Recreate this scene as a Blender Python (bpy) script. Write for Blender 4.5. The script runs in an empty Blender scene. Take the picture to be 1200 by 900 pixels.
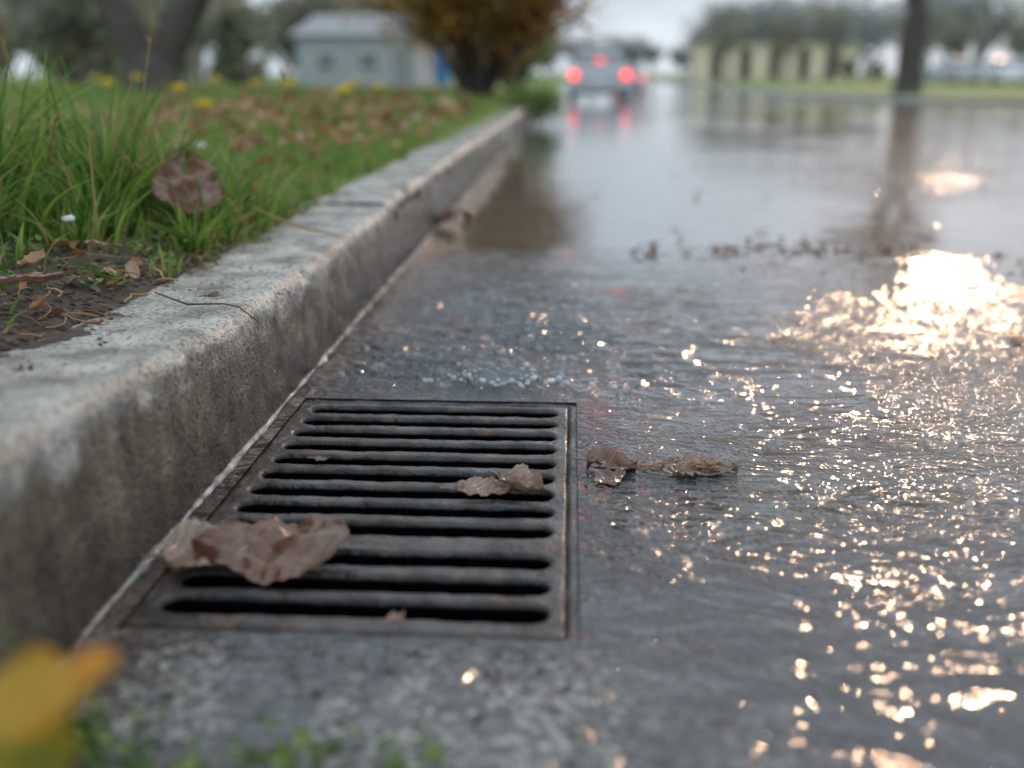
import bpy, math, random
import numpy as np
from mathutils import Vector, Matrix
rng=np.random.default_rng(7); random.seed(7)
scene=bpy.context.scene
# ---------------------------------------------------------------- helpers
def hsh(ix,iy,seed):
    h=(ix.astype(np.int64)*374761393+iy.astype(np.int64)*668265263+seed*974634777)&0xffffffff
    h=((h^(h>>13))*1274126177)&0xffffffff
    h=(h^(h>>16))&0xffffffff
    return h/4294967295.0
def vn(x,y,seed=0):
    x=np.asarray(x,float);y=np.asarray(y,float)
    ix=np.floor(x);iy=np.floor(y);fx=x-ix;fy=y-iy
    fx=fx*fx*fx*(fx*(fx*6-15)+10);fy=fy*fy*fy*(fy*(fy*6-15)+10)
    a=hsh(ix,iy,seed);b=hsh(ix+1,iy,seed);c=hsh(ix,iy+1,seed);d=hsh(ix+1,iy+1,seed)
    return (a*(1-fx)+b*fx)*(1-fy)+(c*(1-fx)+d*fx)*fy
def fbm(x,y,oct=4,seed=0):
    s=0;a=.5;t=0
    for i in range(oct):
        s=s+a*vn(x*2**i+i*7.3,y*2**i+i*3.1,seed+i);t+=a;a*=.5
    return s/t
def sst(a,b,x):
    t=np.clip((x-a)/(b-a),0,1);return t*t*(3-2*t)
def zr(y):
    t=np.maximum(np.asarray(y,float)-5,0)/25
    return -.65*(1-np.exp(-t*t))
def mkmesh(name,V,F,mat=None,smooth=True,attrs=None,parent=None):
    V=np.asarray(V,dtype=np.float32);me=bpy.data.meshes.new(name)
    if isinstance(F,np.ndarray): F=[F]
    if isinstance(F,list) and len(F) and not isinstance(F[0],np.ndarray):
        me.from_pydata([tuple(map(float,v)) for v in V],[],F)
    else:
        F=[np.asarray(f) for f in F if len(f)]
        me.vertices.add(len(V));me.vertices.foreach_set('co',V.ravel())
        nl=sum(f.size for f in F);npoly=sum(len(f) for f in F)
        me.loops.add(nl);me.loops.foreach_set('vertex_index',np.concatenate([f.ravel() for f in F]).astype(np.int32))
        me.polygons.add(npoly)
        tot=np.concatenate([np.full(len(f),f.shape[1]) for f in F]).astype(np.int32)
        st=np.concatenate([[0],np.cumsum(tot)[:-1]]).astype(np.int32)
        me.polygons.foreach_set('loop_start',st)
        me.update(calc_edges=True);me.validate()
    if smooth: me.polygons.foreach_set('use_smooth',np.ones(len(me.polygons),dtype=bool))
    if attrs:
        for k,v in attrs.items():
            a=me.attributes.new(k,'FLOAT','POINT');a.data.foreach_set('value',np.asarray(v,dtype=np.float32).ravel())
    if mat: me.materials.append(mat)
    ob=bpy.data.objects.new(name,me);scene.collection.objects.link(ob)
    if parent: ob.parent=parent
    me.update()
    return ob
def empty(name,loc=(0,0,0)):
    e=bpy.data.objects.new(name,None);e.location=loc;scene.collection.objects.link(e);return e
def gridfaces(nx,ny,keep=None):
    i=np.arange(ny-1)[:,None]*nx+np.arange(nx-1)[None,:]
    q=np.stack([i,i+1,i+nx+1,i+nx],-1)
    if keep is not None: return q[keep]
    return q.reshape(-1,4)
class Acc:
    def __init__(s): s.V=[];s.Q=[];s.T=[];s.n=0;s.A={}
    def add(s,V,Q=None,T=None,**at):
        V=np.asarray(V,float).reshape(-1,3)
        if Q is not None and len(Q): s.Q.append(np.asarray(Q).reshape(-1,4)+s.n)
        if T is not None and len(T): s.T.append(np.asarray(T).reshape(-1,3)+s.n)
        s.V.append(V);s.n+=len(V)
        for k,v in at.items(): s.A.setdefault(k,[]).append(np.broadcast_to(np.asarray(v,float),(len(V),)))
    def build(s,name,mat,smooth=True,parent=None):
        F=[]
        if s.Q: F.append(np.concatenate(s.Q))
        if s.T: F.append(np.concatenate(s.T))
        return mkmesh(name,np.concatenate(s.V),F,mat,smooth,{k:np.concatenate(v) for k,v in s.A.items()},parent=parent)
def grow(a,b,step,ratio,mx):
    o=[a];
    while o[-1]<b: o.append(o[-1]+step);step=min(step*ratio,mx)
    o[-1]=b
    return o
# ------------------------------------------------------------- node helpers
def newmat(name):
    m=bpy.data.materials.new(name);m.use_nodes=True;nt=m.node_tree
    return m,nt,nt.nodes['Principled BSDF']
def nd(nt,t,ins=None,**props):
    n=nt.nodes.new(t)
    for k,v in props.items(): setattr(n,k,v)
    if ins:
        for k,v in ins.items():
            s=n.inputs[k]
            if isinstance(v,bpy.types.NodeSocket): nt.links.new(v,s)
            else: s.default_value=v
    return n
def mth(nt,op,a,b=None,c=None,clamp=False):
    n=nt.nodes.new('ShaderNodeMath');n.operation=op;n.use_clamp=clamp
    for i,v in enumerate((a,b,c)):
        if v is None: continue
        if isinstance(v,bpy.types.NodeSocket): nt.links.new(v,n.inputs[i])
        else: n.inputs[i].default_value=v
    return n.outputs[0]
def ramp(nt,fac,stops,interp='LINEAR'):
    n=nt.nodes.new('ShaderNodeValToRGB');n.color_ramp.interpolation=interp
    els=n.color_ramp.elements
    while len(els)<len(stops): els.new(.5)
    for e,(p,c) in zip(els,stops):
        e.position=p;e.color=(c[0],c[1],c[2],1) if hasattr(c,'__len__') else (c,c,c,1)
    nt.links.new(fac,n.inputs[0]);return n.outputs[0]
def mix(nt,f,a,b,mode='MIX'):
    n=nt.nodes.new('ShaderNodeMix');n.data_type='RGBA';n.blend_type=mode
    for s,v in ((n.inputs[0],f),(n.inputs[6],a),(n.inputs[7],b)):
        if isinstance(v,bpy.types.NodeSocket): nt.links.new(v,s)
        else: s.default_value=v if not hasattr(v,'__len__') else (v[0],v[1],v[2],1)
    return n.outputs[2]
def pos(nt,scale=(1,1,1),rot=(0,0,0)):
    g=nt.nodes.new('ShaderNodeNewGeometry')
    mp=nt.nodes.new('ShaderNodeMapping');mp.inputs['Scale'].default_value=scale;mp.inputs['Rotation'].default_value=rot
    nt.links.new(g.outputs['Position'],mp.inputs[0]);return mp.outputs[0]
def noise(nt,vec,scale,detail=4,rough=.55,dist=0):
    return nd(nt,'ShaderNodeTexNoise',{'Vector':vec,'Scale':scale,'Detail':detail,'Roughness':rough,'Distortion':dist}).outputs[0]
def attr(nt,name): return nd(nt,'ShaderNodeAttribute',attribute_name=name).outputs['Fac']
def bump(nt,h,strength,dist,normal=None):
    i={'Height':h,'Strength':strength,'Distance':dist}
    if normal: i['Normal']=normal
    return nd(nt,'ShaderNodeBump',i).outputs[0]
def lk(nt,a,b): nt.links.new(a,b)

# ------------------------------------------------------------- materials
def simple(name,col,rough=.6,var=.3,scale=8,metal=0,bumpd=0,bscale=60):
    m,nt,b=newmat(name);p=pos(nt)
    n=noise(nt,p,scale,2)
    c=ramp(nt,n,[(.3,[x*(1-var) for x in col]),(.7,[min(1,x*(1+var)) for x in col])])
    lk(nt,c,b.inputs['Base Color']);b.inputs['Roughness'].default_value=rough;b.inputs['Metallic'].default_value=metal
    if bumpd: lk(nt,bump(nt,noise(nt,p,bscale,4),1,bumpd),b.inputs['Normal'])
    return m
m_road,nt,b=newmat('wet_asphalt')
P=pos(nt);rough=attr(nt,'rough');grit=attr(nt,'grit');turb=attr(nt,'turb');silt_and_reflection=attr(nt,'silt_and_reflection');calm=attr(nt,'wave')
vor=nd(nt,'ShaderNodeTexVoronoi',{'Vector':P,'Scale':190.0}).outputs
vcol=nd(nt,'ShaderNodeSeparateColor',{'Color':vor['Color']}).outputs[0]
n1=noise(nt,P,5,4)
agg=ramp(nt,vcol,[(0,(.009,.012,.016)),(.55,(.018,.024,.029)),(.88,(.045,.050,.053)),(1,(.14,.135,.12))])
dirt=ramp(nt,n1,[(.35,(.011,.017,.024)),(.65,(.032,.034,.034))])
base=mix(nt,.6,agg,dirt)
gritc=ramp(nt,vcol,[(0,(.035,.035,.033)),(.6,(.095,.092,.082)),(1,(.32,.31,.27))])
base=mix(nt,mth(nt,'MULTIPLY',grit,.85),base,gritc)
base=mix(nt,silt_and_reflection,base,(.13,.075,.035))
lk(nt,base,b.inputs['Base Color']);b.inputs['Roughness'].default_value=.6
b.inputs['Specular IOR Level'].default_value=.2
lk(nt,bump(nt,mth(nt,'SUBTRACT',1.0,vor['Distance']),.6,.003),b.inputs['Normal'])
Pr=pos(nt,(.65,1.30,1),(0,0,.18))
Pr2=pos(nt,(.9,1.3,1),(0,0,-.35))
r1=noise(nt,Pr,13.5,2,.5,1.2);r2=noise(nt,Pr2,38,2,.5,.8);r3=noise(nt,Pr,3.2,2,.5)
rip=mth(nt,'ADD',mth(nt,'MULTIPLY',r1,.042),mth(nt,'MULTIPLY',r2,.0060))
rip=mth(nt,'MULTIPLY',rip,ramp(nt,r3,[(.35,.30),(.65,1)]))
rip=mth(nt,'MULTIPLY',rip,calm)
ta=mth(nt,'MULTIPLY',mth(nt,'MULTIPLY',noise(nt,Pr2,26,2,.6,1.5),turb),.044)
ro=mth(nt,'MULTIPLY',noise(nt,P,58,2,.5),.0112)
ro=mth(nt,'MULTIPLY',ro,rough)
cn=bump(nt,mth(nt,'ADD',mth(nt,'ADD',rip,ta),ro),1.0,1.0)
lk(nt,cn,b.inputs['Coat Normal'])
b.inputs['Coat Weight'].default_value=1.0;b.inputs['Coat IOR'].default_value=1.50
lk(nt,mth(nt,'ADD',mth(nt,'MULTIPLY',rough,.02),mth(nt,'ADD',.03,mth(nt,'MULTIPLY',grit,.12))),b.inputs['Coat Roughness'])
# kerb concrete
m_kerb,nt,b=newmat('kerb_concrete')
P=pos(nt);hz=attr(nt,'hgt')
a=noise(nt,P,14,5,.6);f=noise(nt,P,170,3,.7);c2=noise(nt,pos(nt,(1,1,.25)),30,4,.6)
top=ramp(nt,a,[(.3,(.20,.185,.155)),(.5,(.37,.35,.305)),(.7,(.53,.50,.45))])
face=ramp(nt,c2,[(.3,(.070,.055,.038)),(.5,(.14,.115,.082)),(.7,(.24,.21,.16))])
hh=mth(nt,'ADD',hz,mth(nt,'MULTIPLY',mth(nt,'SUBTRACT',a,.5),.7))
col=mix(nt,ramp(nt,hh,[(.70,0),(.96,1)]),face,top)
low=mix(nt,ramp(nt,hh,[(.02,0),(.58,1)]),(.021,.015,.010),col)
speck=ramp(nt,f,[(.38,(.35,.32,.3)),(.48,(1,1,1))])
low=mix(nt,1.0,low,speck,'MULTIPLY')
pv=nd(nt,'ShaderNodeTexVoronoi',{'Vector':P,'Scale':95.0}).outputs['Distance']
pit=ramp(nt,pv,[(.10,(.3,.28,.26)),(.2,(1,1,1))])
low=mix(nt,.6,low,pit,'MULTIPLY')
moss=ramp(nt,noise(nt,P,22,4,.7),[(.57,0),(.70,1)])
low=mix(nt,mth(nt,'MULTIPLY',moss,.5),low,(.085,.075,.035))
lk(nt,low,b.inputs['Base Color'])
lk(nt,ramp(nt,a,[(.38,.14),(.65,.45)]),b.inputs['Roughness'])
bb=mth(nt,'ADD',mth(nt,'MULTIPLY',f,.6),mth(nt,'MULTIPLY',ramp(nt,pv,[(.06,0),(.22,1)]),.7))
lk(nt,bump(nt,mth(nt,'ADD',bb,a),1.0,.005),b.inputs['Normal'])
m_soil,nt,b=newmat('soil_and_turf')
P=pos(nt);g=attr(nt,'green')
s=ramp(nt,noise(nt,P,40,5,.65),[(.3,(.022,.014,.010)),(.55,(.065,.042,.028)),(.75,(.14,.10,.07))])
gr=ramp(nt,noise(nt,P,9,5,.7),[(.3,(.060,.10,.018)),(.5,(.12,.19,.035)),(.7,(.20,.24,.07))])
lk(nt,mix(nt,g,s,gr),b.inputs['Base Color']);b.inputs['Roughness'].default_value=.8
lk(nt,bump(nt,noise(nt,P,90,4,.7),1,.01),b.inputs['Normal'])
def leafmat(name,stops,trans=.35,rough=.4,veins=False):
    m,nt,b=newmat(name);c=ramp(nt,attr(nt,'rnd'),stops)
    if veins:
        lu=attr(nt,'lu');lv=attr(nt,'lv');al=mth(nt,'ABSOLUTE',lv)
        fr=mth(nt,'FRACT',mth(nt,'SUBTRACT',mth(nt,'MULTIPLY',lu,8.0),mth(nt,'MULTIPLY',al,2.6)))
        v=ramp(nt,mth(nt,'ABSOLUTE',mth(nt,'SUBTRACT',fr,.5)),[(0,1),(.09,0)])
        mid=ramp(nt,al,[(.02,1),(.06,0)])
        vv=mth(nt,'MAXIMUM',v,mid)
        n=noise(nt,pos(nt),70,5,.65)
        c=mix(nt,ramp(nt,n,[(.38,0),(.75,.6)]),c,(.06,.03,.018))
        n2=noise(nt,pos(nt),25,3,.6)
        c=mix(nt,ramp(nt,n2,[(.52,0),(.70,.6)]),c,(.34,.27,.18))
        c=mix(nt,mth(nt,'MULTIPLY',vv,.35),c,(.38,.26,.17))
        hgt=mth(nt,'ADD',mth(nt,'MULTIPLY',vv,.6),noise(nt,pos(nt),110,3))
        lk(nt,bump(nt,hgt,.8,.0020),b.inputs['Normal'])
        b.inputs['Coat Weight'].default_value=.6;b.inputs['Coat Roughness'].default_value=.1
    lk(nt,c,b.inputs['Base Color']);b.inputs['Roughness'].default_value=rough
    tr=nd(nt,'ShaderNodeBsdfTranslucent',{'Color':c});mx=nd(nt,'ShaderNodeMixShader',{0:trans,1:b.outputs[0],2:tr.outputs[0]})
    out=[n for n in nt.nodes if n.type=='OUTPUT_MATERIAL'][0];lk(nt,mx.outputs[0],out.inputs[0]);return m
m_grass=leafmat('grass_blades',[(0,(.05,.13,.016)),(.45,(.13,.27,.035)),(.75,(.26,.37,.065)),(.86,(.34,.32,.10)),(.93,(.42,.29,.13)),(1,(.32,.18,.07))],.42)
m_leaf=leafmat('dead_leaf',[(0,(.11,.042,.025)),(.5,(.24,.10,.06)),(1,(.36,.23,.16))],.2,.22,True)
m_litter=leafmat('litter_leaf',[(0,(.13,.055,.025)),(.5,(.36,.18,.08)),(.8,(.48,.29,.15)),(1,(.54,.43,.30))],.3)
m_bushleaf=leafmat('brown_shrub_leaf',[(0,(.20,.09,.02)),(.5,(.44,.22,.035)),(.85,(.55,.33,.05)),(1,(.36,.34,.06))],.42)
m_greenleaf=leafmat('green_leaf',[(0,(.05,.11,.02)),(.5,(.12,.21,.04)),(1,(.25,.30,.08))],.4)
m_distleaf=leafmat('haze_grey_foliage',[(0,(.19,.20,.18)),(.4,(.26,.27,.21)),(.7,(.36,.34,.22)),(1,(.34,.28,.21))],.42,.9)  # greyed and lightened, so mist is part of the leaf colour
m_hazeleaf=leafmat('haze_pale_foliage',[(0,(.36,.39,.41)),(.5,(.42,.44,.43)),(1,(.44,.42,.37))],.45,.9)  # paler still: distance haze painted into the leaf colour
m_yel=leafmat('yellow_petals',[(0,(.85,.62,.02)),(1,(.9,.75,.05))],.3)
m_autumn=leafmat('turning_leaf',[(0,(.08,.20,.02)),(.5,(.40,.32,.03)),(1,(.70,.32,.03))],.5)
m_bark=simple('tree_bark',(.075,.058,.05),.8,.45,18,0,.02,25)
m_dbark=simple('haze_grey_bark',(.17,.155,.15),.9,.2,2)  # lighter than near bark; mist is mixed into the colour
m_iron,nt,b=newmat('wet_cast_iron')
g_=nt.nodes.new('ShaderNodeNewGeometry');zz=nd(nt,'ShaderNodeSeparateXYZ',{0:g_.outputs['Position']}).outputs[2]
slot_shade=mth(nt,'MULTIPLY_ADD',zz,-330.0,-2.0,clamp=True)  # depth mask: shade inside the slots is painted into the iron colour
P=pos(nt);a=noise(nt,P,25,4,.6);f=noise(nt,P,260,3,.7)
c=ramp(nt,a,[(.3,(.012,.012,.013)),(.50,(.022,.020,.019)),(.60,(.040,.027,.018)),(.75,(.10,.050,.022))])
lk(nt,mix(nt,slot_shade,c,(.002,.002,.002)),b.inputs['Base Color']);b.inputs['Metallic'].default_value=.0
lk(nt,mth(nt,'ADD',ramp(nt,noise(nt,P,60,3),[(.35,.28),(.7,.6)]),slot_shade),b.inputs['Roughness'])
lk(nt,mth(nt,'MULTIPLY_ADD',slot_shade,-.4,.4,clamp=True),b.inputs['Specular IOR Level'])
lk(nt,bump(nt,mth(nt,'ADD',f,mth(nt,'MULTIPLY',noise(nt,P,70,3),1.4)),.9,.0022),b.inputs['Normal'])
wet=ramp(nt,noise(nt,P,14,3,.6),[(.35,.10),(.6,1)])
lk(nt,mth(nt,'MULTIPLY',wet,mth(nt,'MULTIPLY_ADD',slot_shade,-.75,.75,clamp=True)),b.inputs['Coat Weight']);b.inputs['Coat Roughness'].default_value=.10
lk(nt,bump(nt,noise(nt,P,60,2),.8,.006),b.inputs['Coat Normal'])

# ------------------------------------------------------------- ROAD
GX0,GX1,GY0,GY1=-.352,.014,.674,1.262
fx=lambda a,b,st:list(np.linspace(a,b,int(round((b-a)/st))+1))
xs=[-.41,-.39,-.37,-.361]+fx(GX0,GX1,.006)+fx(GX1,1.5,.0065)[1:]+grow(1.5,11.0,.01,1.06,.6)[1:]
ys=list(np.arange(-4,.2,.4))+fx(.2,GY0,.0065)+fx(GY0,GY1,.0065)[1:]+fx(GY1,3.0,.0065)[1:]+grow(3.0,260,.01,1.03,6)[1:]
xs=np.array(xs);ys=np.array(ys)
X,Y=np.meshgrid(xs,ys)
fb=fbm(X*3,Y*3,3,5)
Xw=X+.38*(fbm(X*2.2,Y*1.5,4,9)-.5)
ro=sst(.08,.50,Xw-.09*(Y-1.0))
ro*=sst(2.5,1.7,Y+.5*(fbm(X*2,Y*2,2,3)-.5))*(.08+.92*sst(.60,.95,Y+.3*(fbm(X*6,Y*6,2,33)-.5)))
ro*=.25+.75*sst(.32,.58,fbm(X*6,Y*5,3,31))
ridge=np.exp(-((Y-2.35-.10*np.sin(X*3)+.25*(fbm(X*5,Y*5,2,4)-.5))/.10)**2)*sst(.15,.45,X)*sst(.38,.6,fbm(X*4,Y*2,2,41))
ro=np.maximum(ro,.22*ridge)
patch=np.exp(-(((X-1.7)/.8)**2+((Y-4.4+.4*(fbm(X*3,Y*3,2,66)-.5))/.16)**2))
patch=np.maximum(patch,.8*np.exp(-(((X-1.0)/.5)**2+((Y-5.6+.5*(fbm(X*3,Y*3,2,67)-.5))/.18)**2)))
farr=sst(2.8,4.0,Y)*sst(.42,.62,fbm(X*.9+3,Y*.45,3,12))*.14
ro=np.maximum(ro,farr*sst(.3,1.2,X))
gritm=sst(.70,.60,Y)*sst(.22,-.02,X+.3*(fb-.5))*sst(-.1,.1,Y)*(.35+.65*sst(.42,.58,fbm(X*14,Y*14,3,90)))
ro=np.maximum(ro,gritm*.5)
gritm=np.maximum(gritm,.8*ridge*sst(.5,.65,fbm(X*25,Y*14,2,8)))
gritm=np.maximum(gritm,.5*patch)
turb=np.exp(-(((X+.10)/.22)**2+((Y-1.38)/.12)**2))
turb=np.maximum(turb,.8*sst(2.5,1.4,Y)*sst(1.24,1.3,Y)*sst(.25,-.10,X))
turb=np.maximum(turb,.6*np.exp(-((X-.06)/.06)**2)*sst(.7,.9,Y)*sst(1.5,1.2,Y))
silt_and_reflection=.85*sst(1.9,2.7,Y)*sst(6.5,4.5,Y)*sst(.14,-.10,X+.3*(fbm(X*4,Y*1.5,3,71)-.5))*(.5+.5*fbm(X*9,Y*5,3,72))  # brown shrub reflection painted into the gutter's base colour
silt_and_reflection=np.maximum(silt_and_reflection,.35*sst(-.30,-.37,X)*sst(.3,.6,Y))
wave=(.035+.965*sst(2.7,1.5,Y+.6*(fbm(X*1.5,Y*1.5,2,19)-.5)+.35*sst(.2,.8,X)))*(.45+.55*sst(.5,1.0,Y))
dist_edge=np.maximum(np.maximum(GX0-X,X-GX1),np.maximum(GY0-Y,Y-GY1))
away=sst(0,.06,dist_edge)
Z=zr(Y)+.006*(fbm(X*1.3,Y*1.3,3,21)-.5)*away*sst(3.5,1.8,Y)
Z+=ro*away*.003*(fbm(X*38,Y*38,3,44)-.4)*sst(2.6,2.0,Y)
Z+=away*ridge*.004*(fbm(X*9,Y*9,2,6)-.1)+away*patch*.004
Z+=gritm*away*.008*(fbm(X*30,Y*30,3,14)-.4)*sst(2.0,1.2,Y)
lump=np.exp(-(((X+.09)/.085)**2+((Y-1.35)/.04)**2))
Z+=away*lump*.016*fbm(X*48,Y*60,2,77)
wv=sst(1.27,1.36,Y)*sst(2.6,1.6,Y)*sst(.55,.1,X)
ph=Y*130+16*fbm(X*4,Y*4,3,91)+3*np.cos(X*7)
Z+=.0028*wv*away*np.sin(ph)*sst(.35,.6,fbm(X*7,Y*7,2,92))
Z+=.0012*away*(fbm(X*14,Y*11,2,51)-.5)*sst(2.5,1,Y)
xc=(X[:-1,:-1]+X[1:,1:])/2;yc=(Y[:-1,:-1]+Y[1:,1:])/2
keep=~((xc>GX0)&(xc<GX1)&(yc>GY0)&(yc<GY1))
V=np.stack([X,Y,Z],-1).reshape(-1,3)
mkmesh('road',V,gridfaces(len(xs),len(ys),keep),m_road,True,{'rough':ro.ravel(),'grit':gritm.ravel(),'turb':turb.ravel(),'silt_and_reflection':silt_and_reflection.ravel(),'wave':wave.ravel()})

# ------------------------------------------------------------- GRATE
grate=empty('storm_drain_grate')
gx=np.linspace(GX0-.006,GX1+.006,258);gy=np.linspace(GY0-.006,GY1+.006,408)
X,Y=np.meshgrid(gx,gy)
rows=[.722,.765,.812]+[.874+.0437*i for i in range(9)]
sx0,sx1,hw=GX0+.018,GX1-.026,.0136
d=np.full(X.shape,9.0)
for r in rows:
    cx=np.clip(X,sx0+hw,sx1-hw)
    d=np.minimum(d,np.hypot(X-cx,Y-r)-hw-.0022*(fbm(X*50,Y*50,3,int(r*1000))-.5))
R=.0045
Z=np.where(d>=R,0,np.where(d>0,-R+np.sqrt(np.maximum(R*R-(R-d)**2,0)),-R+d*9))
edge=np.minimum(GX1-X,np.minimum(Y-GY0,GY1-Y))
groove=np.exp(-((edge-.0105-.001*(fbm(X*30,Y*30,2,55)-.5))/.0015)**2)
edgeo=np.minimum(edge,X-GX0)
Z=Z-.006*groove+.0026*(fbm(X*45,Y*45,3,2)-.5)-.0022-.0012*sst(.001,-.002,edgeo)
Zc=(d[:-1,:-1]+d[1:,1:])/2
V=np.stack([X,Y,Z],-1).reshape(-1,3)
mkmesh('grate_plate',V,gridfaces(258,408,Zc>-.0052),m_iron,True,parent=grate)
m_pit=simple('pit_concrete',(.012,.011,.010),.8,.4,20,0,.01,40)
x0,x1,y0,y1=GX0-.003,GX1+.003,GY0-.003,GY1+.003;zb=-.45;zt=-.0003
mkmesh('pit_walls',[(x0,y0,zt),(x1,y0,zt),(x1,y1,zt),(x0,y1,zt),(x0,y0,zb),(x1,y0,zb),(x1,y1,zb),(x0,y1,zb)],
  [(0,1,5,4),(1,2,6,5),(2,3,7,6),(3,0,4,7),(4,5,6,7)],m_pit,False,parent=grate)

# ------------------------------------------------------------- KERB
def ktop(y): return .152+.034*sst(1.15,.5,y)
kerb=empty('kerb')
pz=list(np.linspace(0,.86,24));pts=[(0.0-.006*z,z) for z in pz]
for a in np.linspace(0,90,9)[1:]:
    pts.append((-.005-.018*(1-math.cos(math.radians(a)))-0,.86+.14*math.sin(math.radians(a))))
lastx=pts[-1][0]
for q in np.linspace(lastx,-.165,24)[1:]: pts.append((q,1.0+.02*(q-lastx)))
pts.append((-.166,.2));pts=np.array(pts)
def kstone(y0,y1,dx,dz,step):
    n=max(3,int((y1-y0)/step));yy=np.linspace(y0+.004,y1-.004,n)
    A,B=np.meshgrid(pts[:,0],yy);H,_=np.meshgrid(pts[:,1],yy)
    e=np.minimum(B-y0,y1-B);ed=.006*np.exp(-e/.006)
    tz=ktop(B)
    nse=(fbm(B*28+A*30,H*6+A*20,5,71)-.5)
    chip=np.clip(fbm(B*18,H*4+A*14,4,33)-.62,0,1)*np.exp(-((H-.95)/.10)**2)
    Xk=-.372+A+dx-.007*nse*(H>.02)-.05*chip-ed*np.where(H<.9,1,0)
    Zk=H*tz+.005*nse*(H>.8)-.05*chip*(H>.7)+dz*(H>.3)-ed*(H>.9)
    Zk=Zk-.02*(H<=0)+zr(B)
    V=np.stack([Xk,B,Zk],-1).reshape(-1,3);F=gridfaces(len(pts),n)
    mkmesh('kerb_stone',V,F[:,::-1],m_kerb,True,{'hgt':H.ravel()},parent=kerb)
kstone(-1.4,.3,0,0,.01);kstone(.3,2.12,0,0,.005);kstone(2.12,4.1,-.008,.005,.012)
yk=4.1;i=0
while yk<90:
    kstone(yk,yk+2,random.uniform(-.012,.006),random.uniform(-.006,.006),.03 if yk<10 else .25);yk+=2
kstone(90,240,0,0,4)
yy=np.concatenate([np.linspace(-1,4,900),np.linspace(4.1,60,200)])
ang=np.linspace(0,math.pi/2,6)
A,B=np.meshgrid(ang,yy)
w=.003+.012*np.clip(fbm(B*18,B*0,5,88)-.32,0,1)
Xb=-.374+w*np.cos(A)*1.0;Zb=zr(B)+.001+w*.8*np.sin(A)
m_bead=simple('waterline_gloss',(.24,.23,.21),.12,.8,40,0,.002,200)  # pale glossy bead stands in for the water's-edge highlight at the kerb foot
mkmesh('waterline_highlight_bead',np.stack([Xb,B,Zb],-1).reshape(-1,3),gridfaces(6,len(yy)),m_bead,True,parent=kerb)
mkmesh('joint_fill',[(-.385,-1,-.02),(-.385,5,-.02),(-.385,5,.135),(-.385,-1,.135),(-.53,-1,.135),(-.53,5,.135)],[(0,1,2,3),(3,2,5,4)],m_pit,False,parent=kerb)

# ------------------------------------------------------------- LAWN / TERRAIN
def zl(x,y):
    dd=np.maximum(-.53-x,0)
    z=zr(y)*1.0+ktop(y)-.004+.05*(1-np.exp(-dd/.25))+.10*(1-np.exp(-dd/3))
    z=z+.035*(fbm(x*4,y*4,3,61)-.5)*sst(0,.3,dd)+.020*(fbm(x*22,y*22,4,62)-.5)*sst(0,.05,dd)*sst(8,4,y)
    return z+.03*(fbm(x*.3,y*.3,2,63)-.5)*sst(1,6,dd)
xs=np.array([-x for x in grow(.460,400,.006,1.035,20)])[::-1]
ys=np.array(list(np.arange(-5,.4,.3))+fx(.4,2.6,.006)+grow(2.6,420,.012,1.04,12)[1:])
X,Y=np.meshgrid(xs,ys);Z=zl(X,Y)
spill=.026*(.62*fbm(X*0+1,Y*5,3,5)+.38*fbm(X*40,Y*40,3,6)-.52)-.22*(X+.53)
Z=np.where(X>-.535,np.minimum(ktop(Y)+zr(Y)+spill*1.0,zl(X*0-.53,Y)+.006),Z)
green=sst(1.25,1.9,Y+.5*(fbm(X*5,Y*5,3,15)-.5)+.8*sst(-.75,-1.1,X))
mkmesh('lawn',np.stack([X,Y,Z],-1).reshape(-1,3),gridfaces(len(xs),len(ys)),m_soil,True,{'green':green.ravel()})
xs=np.array(grow(11.15,420,.15,1.1,20));ys=np.array(grow(-5,420,.5,1.02,10))
X,Y=np.meshgrid(xs,ys);Z=zr(Y)+.14+.05*(fbm(X*.5,Y*.5,3,2)-.5)+.25*sst(11,20,X)
mkmesh('grass_verge',np.stack([X,Y,Z],-1).reshape(-1,3),gridfaces(len(xs),len(ys)),m_soil,True,{'green':np.ones(X.size)})
yy=np.linspace(-5,240,120);K=[];
for y in yy:
    z=float(zr(y));K+=[(10.98,y,z-.02),(10.98,y,z+.12),(11.0,y,z+.14),(11.2,y,z+.14)]
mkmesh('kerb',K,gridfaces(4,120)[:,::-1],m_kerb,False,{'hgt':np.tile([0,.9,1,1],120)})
mkmesh('ground',[(-430,200,-.70),(430,200,-.70),(430,900,-.5),(-430,900,-.5)],[(0,1,2,3)],m_soil,False,{'green':[1]*4})

# ------------------------------------------------------------- GRASS
def blades(acc,px,py,pz,h,w,lean,az,rnd,seg=3):
    n=len(px);dx=np.cos(az);dy=np.sin(az);fa=rng.uniform(0,6.28,n);sx=np.cos(fa);sy=np.sin(fa)
    ts=np.linspace(0,1,seg+1);VV=[]
    for t in ts:
        off=h*lean*t**2;zz=h*t*(1-.35*lean*t)
        ww=w*(1-t**1.5)*.5+ (0 if t==1 else .0001)
        cx=px+dx*off;cy=py+dy*off
        if t<1:
            VV.append(np.stack([cx-sx*ww,cy-sy*ww,pz+zz],-1));VV.append(np.stack([cx+sx*ww,cy+sy*ww,pz+zz],-1))
        else: VV.append(np.stack([cx,cy,pz+zz],-1))
    V=np.stack(VV,1);m=V.shape[1];b0=np.arange(n)*m
    Q=np.concatenate([np.stack([b0+2*k,b0+2*k+1,b0+2*k+3,b0+2*k+2],-1) for k in range(seg-1)]) if seg>1 else None
    T=np.stack([b0+m-3,b0+m-2,b0+m-1],-1)
    acc.add(V.reshape(-1,3),Q,T,rnd=np.repeat(rnd,m))
G=Acc()
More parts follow.
